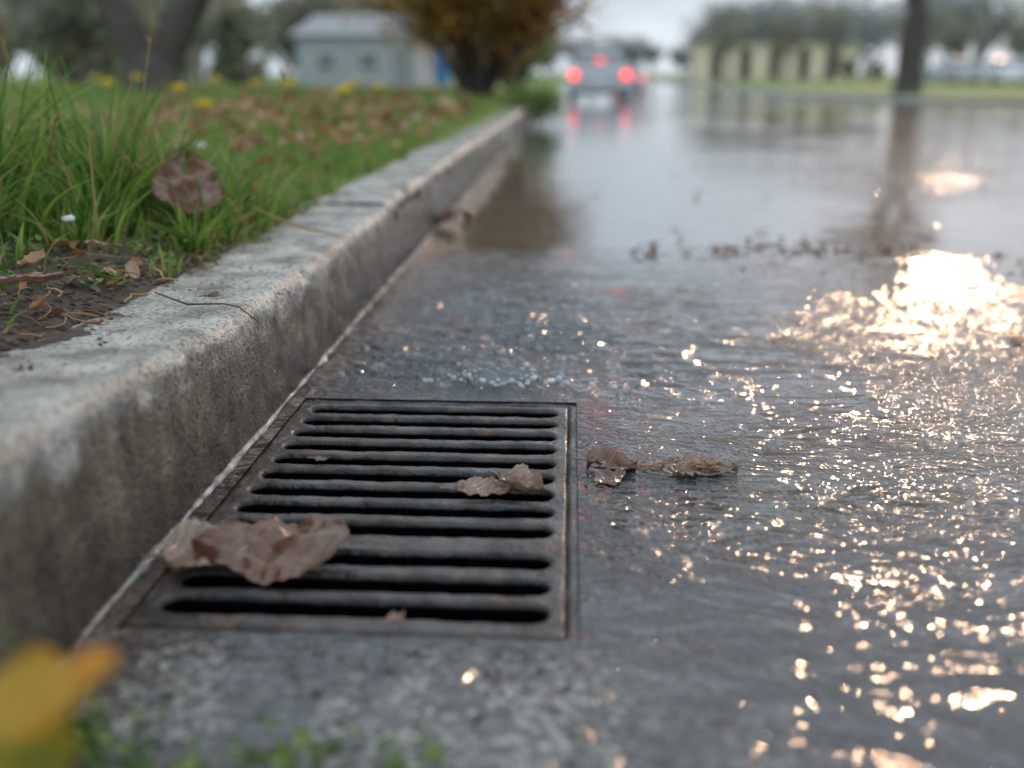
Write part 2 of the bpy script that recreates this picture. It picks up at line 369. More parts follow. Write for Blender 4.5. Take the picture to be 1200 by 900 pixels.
def field(n,x0,x1,y0,y1,h0,h1,w,pw,seg):
    px=rng.uniform(x0,x1,n);py=y0+(y1-y0)*rng.uniform(0,1,n)**pw
    g=sst(1.3,2.0,py+.9*(fbm(px*6,py*6,3,15)-.5)+.9*sst(-.75,-1.1,px))
    dens=g*sst(.25,.5,fbm(px*5,py*5,3,18)+.1)
    e=-.535-.05*(fbm(py*6,py*0,2,3)-.3)
    k=(rng.uniform(0,1,n)<dens)&(px<e)
    px,py=px[k],py[k];n=len(px)
    hh=rng.uniform(h0,h1,n)*(.6+.8*fbm(px*3,py*3,2,29))
    r=np.clip(rng.uniform(0,.7,n)+.28*(fbm(px*2,py*2,2,39)),0,1);dry=rng.uniform(0,1,n)<.14;r[dry]=rng.uniform(.86,1,dry.sum())
    blades(G,px,py,zl(px,py)-.003,hh,w*rng.uniform(.6,1.3,n),rng.uniform(.1,1.1,n),rng.uniform(0,6.28,n),r,seg)
field(55000,-3.0,-.53,1.2,4.5,.025,.07,.0045,1.0,3)
field(45000,-8,-.5,4.5,14,.04,.08,.010,1.2,2)
field(20000,-25,-.5,12,50,.06,.12,.03,1.3,2)
for (tx,ty,nb,hh,sp) in [(-.78,1.66,230,.30,.06),(-.68,1.68,150,.24,.05),(-.92,1.56,230,.32,.07),(-.74,1.54,120,.20,.05),(-1.05,1.66,240,.32,.09),(-.86,1.40,110,.18,.06),
      (-.60,1.78,130,.17,.05),(-.88,1.85,160,.22,.09),(-.95,1.34,150,.23,.08),(-.70,2.2,80,.11,.1),(-1.3,2.1,220,.24,.15),(-.62,2.6,60,.09,.06),(-.75,1.25,30,.08,.05),(-.58,1.60,110,.14,.03),(-.57,1.9,60,.09,.03),(-.57,1.48,60,.11,.02),(-.62,.95,25,.06,.05),(-.85,1.15,70,.14,.05),(-.72,1.42,60,.12,.04)]:
    a=rng.uniform(0,6.28,nb);r=np.abs(rng.normal(0,sp,nb));px=tx+r*np.cos(a)*.8;py=ty+r*np.sin(a);px=np.minimum(px,-.54)
    blades(G,px,py,zl(px,py)-.004,hh*rng.uniform(.3,1.05,nb),rng.uniform(.0035,.0085,nb),rng.uniform(.15,1.1,nb),a+rng.normal(0,.6,nb),
      np.where(rng.uniform(0,1,nb)<.10,.95,rng.uniform(.0,.82,nb)),6)
G.build('grass',m_grass)
S=Acc()
def tube(acc,P,Rr,k=5,**at):
    P=np.asarray(P,float);Rr=np.broadcast_to(np.asarray(Rr,float),(len(P),));T=np.gradient(P,axis=0)
    T/=np.linalg.norm(T,axis=1)[:,None]+1e-9
    ref=np.array([0,0,1.]) if abs(T[0][2])<.9 else np.array([1.,0,0])
    A=np.cross(T,ref);A/=np.linalg.norm(A,axis=1)[:,None]+1e-9;B=np.cross(T,A)
    th=np.arange(k)*2*math.pi/k
    V=P[:,None,:]+Rr[:,None,None]*(np.cos(th)[None,:,None]*A[:,None,:]+np.sin(th)[None,:,None]*B[:,None,:])
    n=len(P);i=(np.arange(n-1)[:,None]*k+np.arange(k)[None,:]);j=(np.arange(n-1)[:,None]*k+(np.arange(k)+1)%k)
    Q=np.stack([i,j,j+k,i+k],-1).reshape(-1,4)
    acc.add(V.reshape(-1,3),Q,None,**at)
for (sx,sy,hh,lx,ly) in [(-.72,1.66,.38,.05,.05),(-.60,1.8,.24,.03,.1),(-.57,1.95,.26,.02,.02),(-.92,1.7,.33,-.05,.02),(-.80,1.5,.18,.08,-.1),(-1.2,2.1,.34,.05,0)]:
    t=np.linspace(0,1,10)[:,None];z0=float(zl(np.array(sx),np.array(sy)))
    Pt=np.hstack([sx+lx*t**2,sy+ly*t**2,z0+hh*t]);tube(S,Pt,np.linspace(.0018,.0009,10),5,rnd=.93)
    for k in range(9):
        tt=.75+.028*k;p=np.array([sx+lx*tt**2,sy+ly*tt**2,z0+hh*tt]);a=random.uniform(0,6.28)
        q=p+np.array([math.cos(a)*.008,math.sin(a)*.008,.014]);tube(S,[p,(p+q)/2,q],[.0006,.0016,.0003],4,rnd=.95)
S.build('dry_grass_stalks',m_grass)
# ------------------------------------------------------------- LEAVES
def leaf(acc,c,L,W,az,curl=.3,pitch=0,roll=0,cup=.15,seed=0,nu=26,nv=13,serr=.06,lobes=False,rnd=.5,stem=True,crump=.1):
    u=np.linspace(0,1,nu);v=np.linspace(-1,1,nv);U,Vv=np.meshgrid(u,v,indexing='ij')
    wid=np.sin(np.pi*U**.75)**.8*(1+serr*np.sin(U*60+seed)*np.abs(Vv))*(1+.25*(vn(U*5+seed,np.sign(Vv)*3,seed)-.5))+.01
    x=(U-.5)*L;y=Vv*wid*W/2
    z=cup*W*np.abs(Vv)**1.4*wid+curl*L*((U-.45)**2)*1.6
    z+=crump*W*(fbm(U*3.5+seed,Vv*2+seed*.7,3,seed)-.5)*2
    x=x-curl*L*.35*(U-.5)**3
    P=np.stack([x,y,z],-1).reshape(-1,3)
    M=(Matrix.Rotation(az,3,'Z')@Matrix.Rotation(-pitch,3,'Y')@Matrix.Rotation(roll,3,'X'))
    P=P@np.array(M).T
    P+=np.array(c)
    i=(np.arange(nu-1)[:,None]*nv+np.arange(nv-1)[None,:]);Q=np.stack([i,i+1,i+nv+1,i+nv],-1).reshape(-1,4)
    acc.add(P,Q,None,rnd=rnd,lu=U.ravel(),lv=Vv.ravel())
    if stem:
        s=np.array([[-.5*L,0,curl*L*.32],[-.62*L,.02*L,curl*L*.3+.02*L],[-.78*L,.05*L,curl*L*.3]])@np.array(M).T+np.array(c)
        tube(acc,s,[.0012,.001,.0011],5,rnd=.2,lu=0,lv=0)
def oneleaf(*a,mat=None,**k):
    acc=Acc();leaf(acc,*a,**k);return acc.build('fallen_leaf',mat or m_leaf)
oneleaf((-.262,.797,.010),.140,.095,3.30,curl=.12,cup=.10,seed=3,rnd=.3,crump=.20,roll=-.10,nu=40,nv=21)
oneleaf((-.320,.80,.008),.085,.075,.5,curl=.1,cup=.1,seed=13,rnd=1.0,crump=.15,roll=.2)
oneleaf((-.085,.955,.004),.058,.034,.1,curl=.1,cup=.15,seed=5,rnd=.9,crump=.25,roll=.2)
oneleaf((-.045,.966,.007),.055,.036,-.5,curl=.3,cup=.25,seed=7,rnd=.9,crump=.35,roll=.25)
oneleaf((.052,1.035,.003),.058,.035,-.2,curl=.15,cup=.2,seed=9,rnd=.3,crump=.40,roll=.1)
oneleaf((.050,1.00,.002),.05,.026,.9,curl=.1,cup=.1,seed=10,rnd=.05,crump=.2)
oneleaf((.148,1.028,.004),.085,.032,.08,curl=.08,cup=.10,seed=31,rnd=1,crump=.35,roll=.2,serr=.35)
oneleaf((-.62,1.60,.245),.12,.11,1.9,curl=.45,pitch=1.1,roll=.2,cup=.3,seed=11,rnd=.6,crump=.25)
oneleaf((-.94,1.50,.28),.11,.10,1.2,curl=.4,pitch=1.0,roll=-.3,cup=.3,seed=12,rnd=.4,crump=.2)
oneleaf((-.62,1.28,.20),.06,.04,2.7,curl=.2,seed=15,rnd=.95,crump=.2,roll=.2)
oneleaf((-.36,2.85,.02),.09,.05,.4,curl=.3,cup=.3,seed=17,rnd=.7,crump=.4)
oneleaf((-.30,3.0,.01),.09,.06,1.4,curl=.3,seed=18,rnd=.8,crump=.4)
oneleaf((-.28,5.0,.01),.14,.10,.4,curl=.2,seed=19,rnd=1,crump=.2)
oneleaf((-.43,1.16,.162),.022,.014,.9,curl=.3,seed=21,rnd=.2,crump=.3)
oneleaf((-.133,.694,.004),.02,.014,.9,curl=.5,seed=22,rnd=.7,crump=.3)
oneleaf((-.60,1.05,.20),.09,.03,.1,curl=.2,seed=25,rnd=.6,crump=.3)
oneleaf((-.275,1.04,.001),.022,.012,.1,curl=.2,seed=26,rnd=.4,crump=.3)
D=Acc()
for k in range(90):
    a=random.uniform(0,6.28);r=abs(random.gauss(0,1));c=np.array([.148+.024*r*math.cos(a),1.028+.009*r*math.sin(a),.004+random.uniform(0,.008)])
    a2=random.gauss(0,.9);l=random.uniform(.004,.010);dv=np.array([math.cos(a2)*l,math.sin(a2)*l,random.uniform(-.003,.004)])
    tube(D,[c-dv/2,c+[0,0,.001],c+dv/2],[.0005,.0012,.0005],4,rnd=random.uniform(.45,.9))
for k in range(50):
    c=np.array([.09+random.gauss(0,.012),1.035+random.gauss(0,.006),.003]);a2=random.uniform(0,3);l=.008;dv=np.array([math.cos(a2)*l,math.sin(a2)*l,0])
    tube(D,[c-dv/2,c+[0,0,.001],c+dv/2],[.0004,.0012,.0004],4,rnd=random.uniform(.2,1))
D.build('seed_debris',m_litter)
Lt=Acc()
for k in range(950):
    if k<560: x=-.56-abs(random.gauss(0,.8));y=random.uniform(1.6,6.5)
    elif k<700: x=-.55-random.random()*.5;y=random.uniform(.8,1.7)
    else: x=-.6-abs(random.gauss(0,3));y=random.uniform(6,20)
    z=float(zl(np.array(x),np.array(y)))
    s=random.uniform(.02,.06)*(1 if y>1.7 else .45)*(1.5 if y>6 else 1)
    leaf(Lt,(x,y,z+.012+random.uniform(.015,.055)*(y>1.8)),s*1.3,s*.8,random.uniform(0,6.28),curl=random.uniform(0,.8),pitch=random.gauss(0,.4),roll=random.gauss(0,.4),cup=random.uniform(0,.5),seed=k,nu=8,nv=5,rnd=random.uniform(0,1)**1.0,stem=False,crump=.3)
Lt.build('leaf_litter',m_litter)
C=Acc()
def clod(acc,c,r,seed,flat=.7,**at):
    nu,nv=6,7;th=np.linspace(.01,math.pi-.01,nu);ph=np.arange(nv)*2*math.pi/nv
    T_,P_=np.meshgrid(th,ph,indexing='ij');rs=np.random.default_rng(seed);rr=r*(.6+.8*rs.random(T_.shape));rr[0,:]=r*.8;rr[-1,:]=r*.8
    V=np.stack([rr*np.sin(T_)*np.cos(P_),rr*np.sin(T_)*np.sin(P_)*.8,rr*np.cos(T_)*flat],-1).reshape(-1,3)+np.array(c)
    i=(np.arange(nu-1)[:,None]*nv+np.arange(nv)[None,:]);j=(np.arange(nu-1)[:,None]*nv+(np.arange(nv)+1)%nv)
    acc.add(V,np.stack([i,j,j+nv,i+nv],-1).reshape(-1,4)[:,::-1],None,**at)
for k in range(1900):
    x=-.47-abs(random.gauss(0,.17));y=random.uniform(.55,2.1)
    clod(C,(x,y,float(zl(np.array(min(x,-.53)),np.array(y)))),random.uniform(.0015,.006)*(1 if x<-.53 else .55),k)
C.build('soil_clods',simple('soil_clod',(.06,.04,.028),.8,.6,60,0,.003,200),smooth=False)
C=Acc()
for k in range(110):
    x=-.52-abs(random.gauss(0,.14));y=random.uniform(.6,2.3);z=float(zl(np.array(x),np.array(y)))+.006
    a=random.uniform(0,6.28);l=random.uniform(.02,.09);n=6
    t=np.linspace(-.5,.5,n);Pq=np.stack([x+l*t*math.cos(a)+.006*np.sin(t*7+k),y+l*t*math.sin(a),z+.004*np.cos(t*5+k)],-1)
    if Pq[:,0].max()>-.45: continue
    tube(C,Pq,random.uniform(.0006,.0018),5,rnd=random.choice([.1,.5,.6,.75]))
tube(C,[(-.56,1.72,.20),(-.50,1.71,.175),(-.44,1.68,.164),(-.39,1.66,.160)],[.001,.003,.0024,.0006],6,rnd=.8)
tube(C,[(-.50,1.16,.165),(-.45,1.13,.158),(-.41,1.14,.157),(-.385,1.12,.158),(-.366,1.13,.138)],[.001,.0014,.001,.001,.0006],6,rnd=.05)
C.build('twigs',m_litter)
C=Acc()
for k in range(700):
    x=random.uniform(-.36,.12);y=random.uniform(.35,.665)
    if random.random()<max(0,(x+.15)*4) or float(fbm(np.array(x*12),np.array(y*12),2,90))<.48: continue
    clod(C,(x,y,.001),random.uniform(.0008,.003),k+5000,.5)
for k in range(1500):
    x=random.uniform(.15,2.4);y=2.38+.14*math.sin(3*x)+random.gauss(0,.10)+.3*(float(vn(np.array(x*2),np.array(0),4))-.5)
    if float(fbm(np.array(x*6),np.array(y*6),3,8))<.50: continue
    clod(C,(x,y,.001),random.uniform(.001,.006),k+9000,.4)
for k in range(160):
    x=random.uniform(-.36,1.2);y=random.uniform(1.3,3.2);clod(C,(x,y,0),random.uniform(.0008,.002),k+12000)
C.build('gravel',simple('wet_gravel',(.09,.075,.06),.3,.8,90))
C=Acc()
for k in range(110):
    if k<70: x=random.uniform(.2,1.8);y=2.38+.14*math.sin(3*x)+random.gauss(0,.08)
    elif k<90: x=random.gauss(1.6,.5);y=4.4+random.gauss(0,.2)
    else: x=random.uniform(-.36,1.5);y=random.uniform(1.5,5)
    leaf(C,(x,y,.004),random.uniform(.012,.045),random.uniform(.008,.024),random.uniform(0,6.28),curl=random.uniform(0,.4),seed=k,nu=8,nv=5,rnd=random.uniform(0,.45),stem=False,crump=.3)
C.build('wet_leaf_scraps',m_litter)
C=Acc();clod(C,(-.70,1.36,.225),.008,3);clod(C,(-.85,2.3,.26),.012,4);C.build('pebble',simple('white_pebble',(.6,.6,.58),.4,.15))
K=Acc()
def seedlings(cx,cy,n,sp,zf,s0,s1,hz):
    for k in range(n):
        x=cx+random.gauss(0,sp);y=cy+random.gauss(0,sp)
        z=zf(x,y)+random.uniform(.2,1)*hz
        leaf(K,(x,y,z),random.uniform(s0,s1),random.uniform(s0,s1)*.7,random.uniform(0,6.28),curl=.2,pitch=random.gauss(0,.5),roll=random.gauss(0,.4),seed=k,nu=6,nv=5,rnd=random.random(),stem=False,crump=.1)
zf=lambda x,y:float(zl(np.array(x),np.array(y)))
for c in [(-.60,1.38),(-.74,1.30),(-.82,1.45),(-.66,1.55),(-.9,1.2),(-.75,1.05),(-.58,1.5),(-.60,1.22),(-.68,1.12)]: seedlings(c[0],c[1],60,.025,zf,.006,.015,.02)
for c in [(-.30,.52),(-.24,.50),(-.17,.52),(-.34,.55),(-.10,.50)]: seedlings(c[0],c[1],45,.020,lambda x,y:0,.006,.016,.016)
K.build('weed_seedlings',m_greenleaf)
for i,(x,y) in enumerate([(-1.62,4.2),(-1.95,5.6),(-1.75,5.7),(-1.45,6.9),(-1.15,5.3),(-1.05,5.6),(-2.9,6.2),(-.98,4.4),(-1.3,3.6),(-2.1,4.6),(-1.35,4.9),(-2.3,5.4)]):
    F=Acc();z=float(zl(np.array(x),np.array(y)))+(.14 if y>4 else .09)
    for k in range(36):
        a=k*2.4;r=.004+.022*(k/36);leaf(F,(x+r*math.cos(a)*1.2,y+r*math.sin(a)*1.2,z+.018-.8*r),.034,.017,a,pitch=.4,curl=.1,nu=5,nv=3,rnd=random.random(),stem=False,crump=0)
    ob=F.build('dandelion_flower',m_yel)
    St=Acc();tube(St,[(x,y,z-.14),(x+.004,y,z-.06),(x,y,z)],.0018,5,rnd=.5,lu=0,lv=0);St.build('stem',m_greenleaf,parent=ob)
W_=empty('weed_plant')
St=Acc()
tube(St,[(-.56,.30,.17),(-.48,.31,.24),(-.38,.33,.26),(-.28,.34,.24),(-.22,.34,.20)],[.003,.0026,.002,.0016,.001],6,rnd=.4,lu=0,lv=0)
tube(St,[(-.38,.33,.26),(-.31,.31,.22),(-.24,.31,.17)],[.002,.0015,.001],6,rnd=.4,lu=0,lv=0)
tube(St,[(-.56,.52,.17),(-.50,.54,.26),(-.42,.56,.30)],[.003,.002,.001],6,rnd=.4,lu=0,lv=0)
St.build('stems',m_greenleaf,parent=W_)
L1=Acc();leaf(L1,(-.198,.335,.180),.05,.042,.4,pitch=.5,curl=.2,seed=1,rnd=1.0);leaf(L1,(-.210,.33,.182),.045,.04,1.8,pitch=.4,curl=.2,seed=1,rnd=.7)
leaf(L1,(-.210,.312,.146),.05,.04,.9,pitch=.6,curl=.2,seed=2,rnd=.2);leaf(L1,(-.215,.325,.156),.045,.035,2.4,pitch=.3,seed=2,rnd=.5)
leaf(L1,(-.345,.52,.300),.05,.035,.3,pitch=.3,seed=4,rnd=.05);leaf(L1,(-.355,.52,.275),.05,.03,-.5,pitch=-.3,seed=5,rnd=.2)
leaf(L1,(-.43,.57,.30),.05,.03,1.9,pitch=.3,seed=6,rnd=.15)
L1.build('leaves',m_autumn,parent=W_)
# splash + bubbles
m_spl,nt,b=newmat('clear_water');b.inputs['Base Color'].default_value=(.22,.25,.27,1);b.inputs['Transmission Weight'].default_value=.5;b.inputs['Roughness'].default_value=.03;b.inputs['IOR'].default_value=1.55
sx_=np.linspace(-.24,.07,210);sy_=np.linspace(1.27,1.44,130);X,Y=np.meshgrid(sx_,sy_)
env=np.exp(-(((X+.09)/.080)**2+((Y-1.352)/.030)**2))*(.4+.9*fbm(X*18,Y*18,2,61))
rd=1-np.abs(2*fbm(X*36+5*fbm(X*18,Y*18,2,3),Y*42,2,17)-1)
Z=-.006+env*(.004+.032*rd**3+.008*fbm(X*80,Y*80,2,8))
mkmesh('water_splash',np.stack([X,Y,Z],-1).reshape(-1,3),gridfaces(210,130),m_spl,True)
B_=Acc()
for k in range(80):
    x=-.09+random.gauss(0,.06);y=1.345+random.gauss(0,.022);r=random.uniform(.0015,.006)
    nu,nv=7,12;th=np.linspace(.01,math.pi/2,nu);ph=np.arange(nv)*2*math.pi/nv;T_,P_=np.meshgrid(th,ph,indexing='ij')
    V=np.stack([r*np.sin(T_)*np.cos(P_),r*np.sin(T_)*np.sin(P_),r*np.cos(T_)],-1).reshape(-1,3)+np.array([x,y,.007])
    i=(np.arange(nu-1)[:,None]*nv+np.arange(nv)[None,:]);j=(np.arange(nu-1)[:,None]*nv+(np.arange(nv)+1)%nv)
    B_.add(V,np.stack([i,i+nv,j+nv,j],-1).reshape(-1,4))
m_bub,nt,b=newmat('bubble_film')
tp=nt.nodes.new('ShaderNodeBsdfTransparent');gl=nd(nt,'ShaderNodeBsdfGlossy',{'Roughness':.03})
lw=nd(nt,'ShaderNodeLayerWeight',{'Blend':.4}).outputs['Facing'];mx=nd(nt,'ShaderNodeMixShader',{0:mth(nt,'MULTIPLY_ADD',lw,.8,.12),1:tp.outputs[0],2:gl.outputs[0]})
lk(nt,mx.outputs[0],[n for n in nt.nodes if n.type=='OUTPUT_MATERIAL'][0].inputs[0])
B_.build('water_bubbles',m_bub)

# ------------------------------------------------------------- TREES
def branchrec(acc,p,d,L,r,lev,maxlev,tips,kids,spread,k=7,up=.15):
    n=5;P=[p];dd=d.copy()
    for i in range(n-1):
        dd=dd+np.array([random.gauss(0,.10),random.gauss(0,.10),random.gauss(0,.06)+up*.15]);dd/=np.linalg.norm(dd);P.append(P[-1]+dd*L/(n-1))
    P=np.array(P);R_=np.linspace(r,r*.55,n);tube(acc,P,R_,max(3,k-lev*2),rnd=0)
    if lev>=maxlev: tips.append(P);return
    for c in range(kids[lev] if lev<len(kids) else 3):
        t=random.uniform(.35,1);i=min(n-1,int(t*(n-1)));q=P[i]
        a=random.uniform(0,6.28);v=np.array([math.cos(a),math.sin(a),random.uniform(-.1,.7)]);nd_=dd*(1-spread)+v*spread;nd_/=np.linalg.norm(nd_)
        branchrec(acc,q,nd_,L*random.uniform(.5,.75),r*random.uniform(.35,.55),lev+1,maxlev,tips,kids,spread,k,up)
def foliage(acc,tips,n,s0,s1,sp,rlo=0,rhi=1):
    T_=np.array(tips);k=rng.integers(0,len(T_),n);t=rng.integers(1,T_.shape[1],n);c=T_[k,t]+rng.normal(0,sp,(n,3))
    s=rng.uniform(s0,s1,n);A=rng.normal(0,1,(n,3));A/=np.linalg.norm(A,axis=1)[:,None];B=np.cross(A,rng.normal(0,1,(n,3)));B/=np.linalg.norm(B,axis=1)[:,None]
    V=np.stack([c-A*s[:,None],c+B*s[:,None]*.5,c+A*s[:,None],c-B*s[:,None]*.5],1)
    cl=np.clip(fbm(c[:,0]*1.2+c[:,1],c[:,2]*1.2,2,4)*.8+rng.uniform(-.2,.3,n),0,1)
    acc.add(V.reshape(-1,3),np.arange(4*n).reshape(-1,4),None,rnd=np.repeat(rlo+(rhi-rlo)*cl,4))
def gz(x,y): return float(zl(np.array(x),np.array(y))) if x<-.5 else float(zr(y))+.14+.25*float(sst(11,20,x))
def tree(name,x,y,stems,leafn,lmat,ls=(.03,.06),trunk=None,kids=(5,5,4)):
    e=empty(name);z=gz(x,y);wood=Acc();tips=[]
    if trunk:
        P,R_=trunk;P=np.array(P)+np.array([x,y,z]);tube(wood,P,R_,14,rnd=0)
    for (o,d,L,r) in stems:
        d=np.array(d,float);d/=np.linalg.norm(d);branchrec(wood,np.array([x,y,z])+np.array(o),d,L,r,0,3,tips,kids,.5,10)
    wood.build('trunk_and_branches',m_bark,parent=e)
    if leafn:
        l=Acc();foliage(l,tips,leafn,ls[0],ls[1],.12);l.build('leaves',lmat,parent=e)
tree('tree',-3.22,7.9,[((-.04,0,.16),(-.50,0,1),2.4,.15),((.05,0,.16),(.50,.1,1),2.4,.12)],3500,m_distleaf,
     trunk=([(0,0,-.1),(0,0,0),(-.01,0,.08),(0,0,.16),(.01,0,.24),(.01,0,.32)],[.34,.27,.225,.205,.18,.10]))
tree('tree',13.3,42,[((0,0,3.2),(-.2,0,1),4.5,.34),((0,0,3.6),(.35,.2,1),4.5,.28)],3500,m_distleaf,(.08,.16),
     trunk=([(0,0,-.2),(0,0,0),(.02,0,.5),(-.05,0,1.6),(.05,0,2.8),(0,0,3.9)],[.85,.62,.52,.47,.44,.30]),kids=(4,4,3))
def shrub(name,x,y,ns,L,r,leafn,lmat,ls,lean=.5,sp=.12):
    e=empty(name);z=gz(x,y);wood=Acc();tips=[]
    for k in range(ns):
        a=k/ns*6.28+random.uniform(-.3,.3);d=np.array([math.cos(a)*lean*random.uniform(.4,1.2),math.sin(a)*lean*random.uniform(.4,1.2),1]);d/=np.linalg.norm(d)
        branchrec(wood,np.array([x+math.cos(a)*.08,y+math.sin(a)*.08,z-.05]),d,L*random.uniform(.8,1.1),r,0,2,tips,(6,5),.45,7)
    wood.build('stems',m_bark,parent=e);l=Acc();foliage(l,tips,leafn,ls[0],ls[1],sp);l.build('leaves',lmat,parent=e)
shrub('brown_shrub',-.98,10.6,15,1.4,.045,17000,m_bushleaf,(.02,.055),.64,.12)
shrub('green_shrub',-.95,17,8,.9,.03,5000,m_greenleaf,(.03,.06),.5,.12)
shrub('weed_clump',-.33,9.0,8,.12,.006,1100,m_greenleaf,(.015,.035),1.0,.06)
def mass(name,specs,mat_leaf,leafper,ls,wmat=None,low=.30):
    e=empty(name);w=Acc();l=Acc()
    for (x,y,h) in specs:
        tips=[];z=gz(x,y);p=np.array([x,y,z-.2]);tr=h*low
        tube(w,[p,p+[0,0,tr*.5],p+[random.uniform(-.2,.2),0,tr]],[h*.026,h*.02,h*.017],6,rnd=0)
        for k in range(3): 
            a=random.uniform(0,6.28);branchrec(w,p+np.array([0,0,tr*random.uniform(.5,1)]),np.array([math.cos(a)*.35,math.sin(a)*.35,.93]),h*.42,h*.012,0,2,tips,(5,4),.5,5)
        if leafper: foliage(l,tips,leafper,ls[0],ls[1],h*.05)
    w.build('trunks_and_branches',wmat or m_dbark,parent=e)
    if leafper: l.build('foliage',mat_leaf,parent=e)
sp=[]
for k in range(34): sp.append((-11-k*1.7+random.uniform(-1,1),random.uniform(68,88),random.uniform(8,12)))
for k in range(18): sp.append((-8-k*1.5,random.uniform(26,44),random.uniform(3.5,6.5)))
sp=[s for s in sp if not(s[1]<50 and -15<s[0]*58/s[1]<-8)]
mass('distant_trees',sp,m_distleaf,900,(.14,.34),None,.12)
sp=[(-9-k*1.25+random.uniform(-.5,.5),random.uniform(32,50),random.uniform(1.6,3.2)) for k in range(34)]
sp=[s for s in sp if not(-14<s[0]*58/s[1]<-8)]
mass('distant_scrub',sp,m_distleaf,700,(.07,.16),None,.08)
sp=[]
for k in range(30): sp.append((18+k*3+random.uniform(-1,1),random.uniform(116,140),random.uniform(10,15)))
for k in range(34): sp.append((-60+k*3.6+random.uniform(-1,1),random.uniform(215,250),random.uniform(7,13)))
mass('distant_trees',sp,m_hazeleaf,900,(.2,.5),simple('haze_pale_bark',(.30,.31,.33),.9,.1,1),.12)  # far bark colour paled to carry the haze
sp=[(14.5+k*1.9+random.uniform(-.5,.5),random.uniform(115,128),random.uniform(9,12)) for k in range(10)]+[(13.6,92,7.5),(18.2,90,7.5),(22.5,94,8.5)]+[(27+k*2.6+random.uniform(-1,1),random.uniform(72,98),random.uniform(7,11)) for k in range(15)]
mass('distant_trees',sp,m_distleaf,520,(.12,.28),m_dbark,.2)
sp=[(21+k*1.7+random.uniform(-.8,.8),random.uniform(68,80),random.uniform(1.6,3.0)) for k in range(22)]
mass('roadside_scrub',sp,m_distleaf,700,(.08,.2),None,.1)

# ------------------------------------------------------------- BUILDINGS
def box(name,a,b,mat,parent=None,bev=0):
    x0,y0,z0=a;x1,y1,z1=b
    V=[(x0,y0,z0),(x1,y0,z0),(x1,y1,z0),(x0,y1,z0),(x0,y0,z1),(x1,y0,z1),(x1,y1,z1),(x0,y1,z1)]
    ob=mkmesh(name,V,[(0,3,2,1),(4,5,6,7),(0,1,5,4),(1,2,6,5),(2,3,7,6),(3,0,4,7)],mat,False,parent=parent)
    if bev: md=ob.modifiers.new('b','BEVEL');md.width=bev;md.segments=3
    return ob
m_wallg=simple('grey_render',(.38,.39,.40),.8,.08,1);m_roof=simple('roof_tiles',(.27,.27,.28),.7,.2,3)
m_win=simple('window_glass',(.20,.21,.22),.15,.1);m_white=simple('white_paint',(.75,.75,.73),.4,.05)
m_beige=simple('beige_render',(.82,.68,.50),.8,.1,.6)
h=empty('house');zb=-.5
box('walls',(-15.4,58,zb),(-8.6,66,zb+2.9),m_wallg,h)
mkmesh('roof',[(-15.8,57.6,zb+2.9),(-8.2,57.6,zb+2.9),(-8.2,66.4,zb+2.9),(-15.8,66.4,zb+2.9),(-15.2,62,zb+4.2),(-8.8,62,zb+4.2)],[(0,1,5,4),(2,3,4,5),(1,2,5),(3,0,4),(3,2,1,0)],m_roof,False,parent=h)
for k in range(2):
    x=-14.3+k*2.4;box('window_frame',(x-.08,57.93,zb+1.0),(x+1.18,57.998,zb+2.1),m_white,h);box('window',(x,57.90,zb+1.08),(x+1.1,57.94,zb+2.02),m_win,h)
box('door',(-9.9,57.93,zb+.1),(-9.0,57.99,zb+2.2),m_roof,h)
h=empty('arcade_building')
bx=12.6;by=110;zz=-.55
for k in range(6):
    x=bx+k*3.0;box('pier',(x,by,zz),(x+1.9,by+1.5,zz+3.4),m_beige,h)
box('entablature',(bx-.3,by-.2,zz+3.4),(bx+17,by+1.7,zz+3.9),m_beige,h)
box('back_wall',(bx,by+3.4,zz),(bx+16.5,by+3.8,zz+3.7),m_roof,h)
box('roof',(bx-.6,by-.5,zz+3.9),(bx+17.3,by+4.2,zz+4.15),m_roof,h)
m_blue=simple('blue_paint',(.04,.20,.48),.4,.1)
b_=empty('litter_bin');bx,by=-3.75,30;z=gz(bx,by)
A=Acc();tube(A,[(bx,by,z+.25),(bx,by,z+.3),(bx,by,z+.95),(bx,by,z+1.0)],[.19,.21,.25,.26],16,rnd=0);A.build('body',m_blue,parent=b_)
A=Acc();tube(A,[(bx,by,z+1.0),(bx,by,z+1.06),(bx,by,z+1.12),(bx,by,z+1.13)],[.28,.27,.16,.01],16,rnd=0);A.build('lid',m_blue,parent=b_)
A=Acc();tube(A,[(bx,by,z-.1),(bx,by,z+.1),(bx,by,z+.27)],.04,8,rnd=0);A.build('post',m_roof,parent=b_)

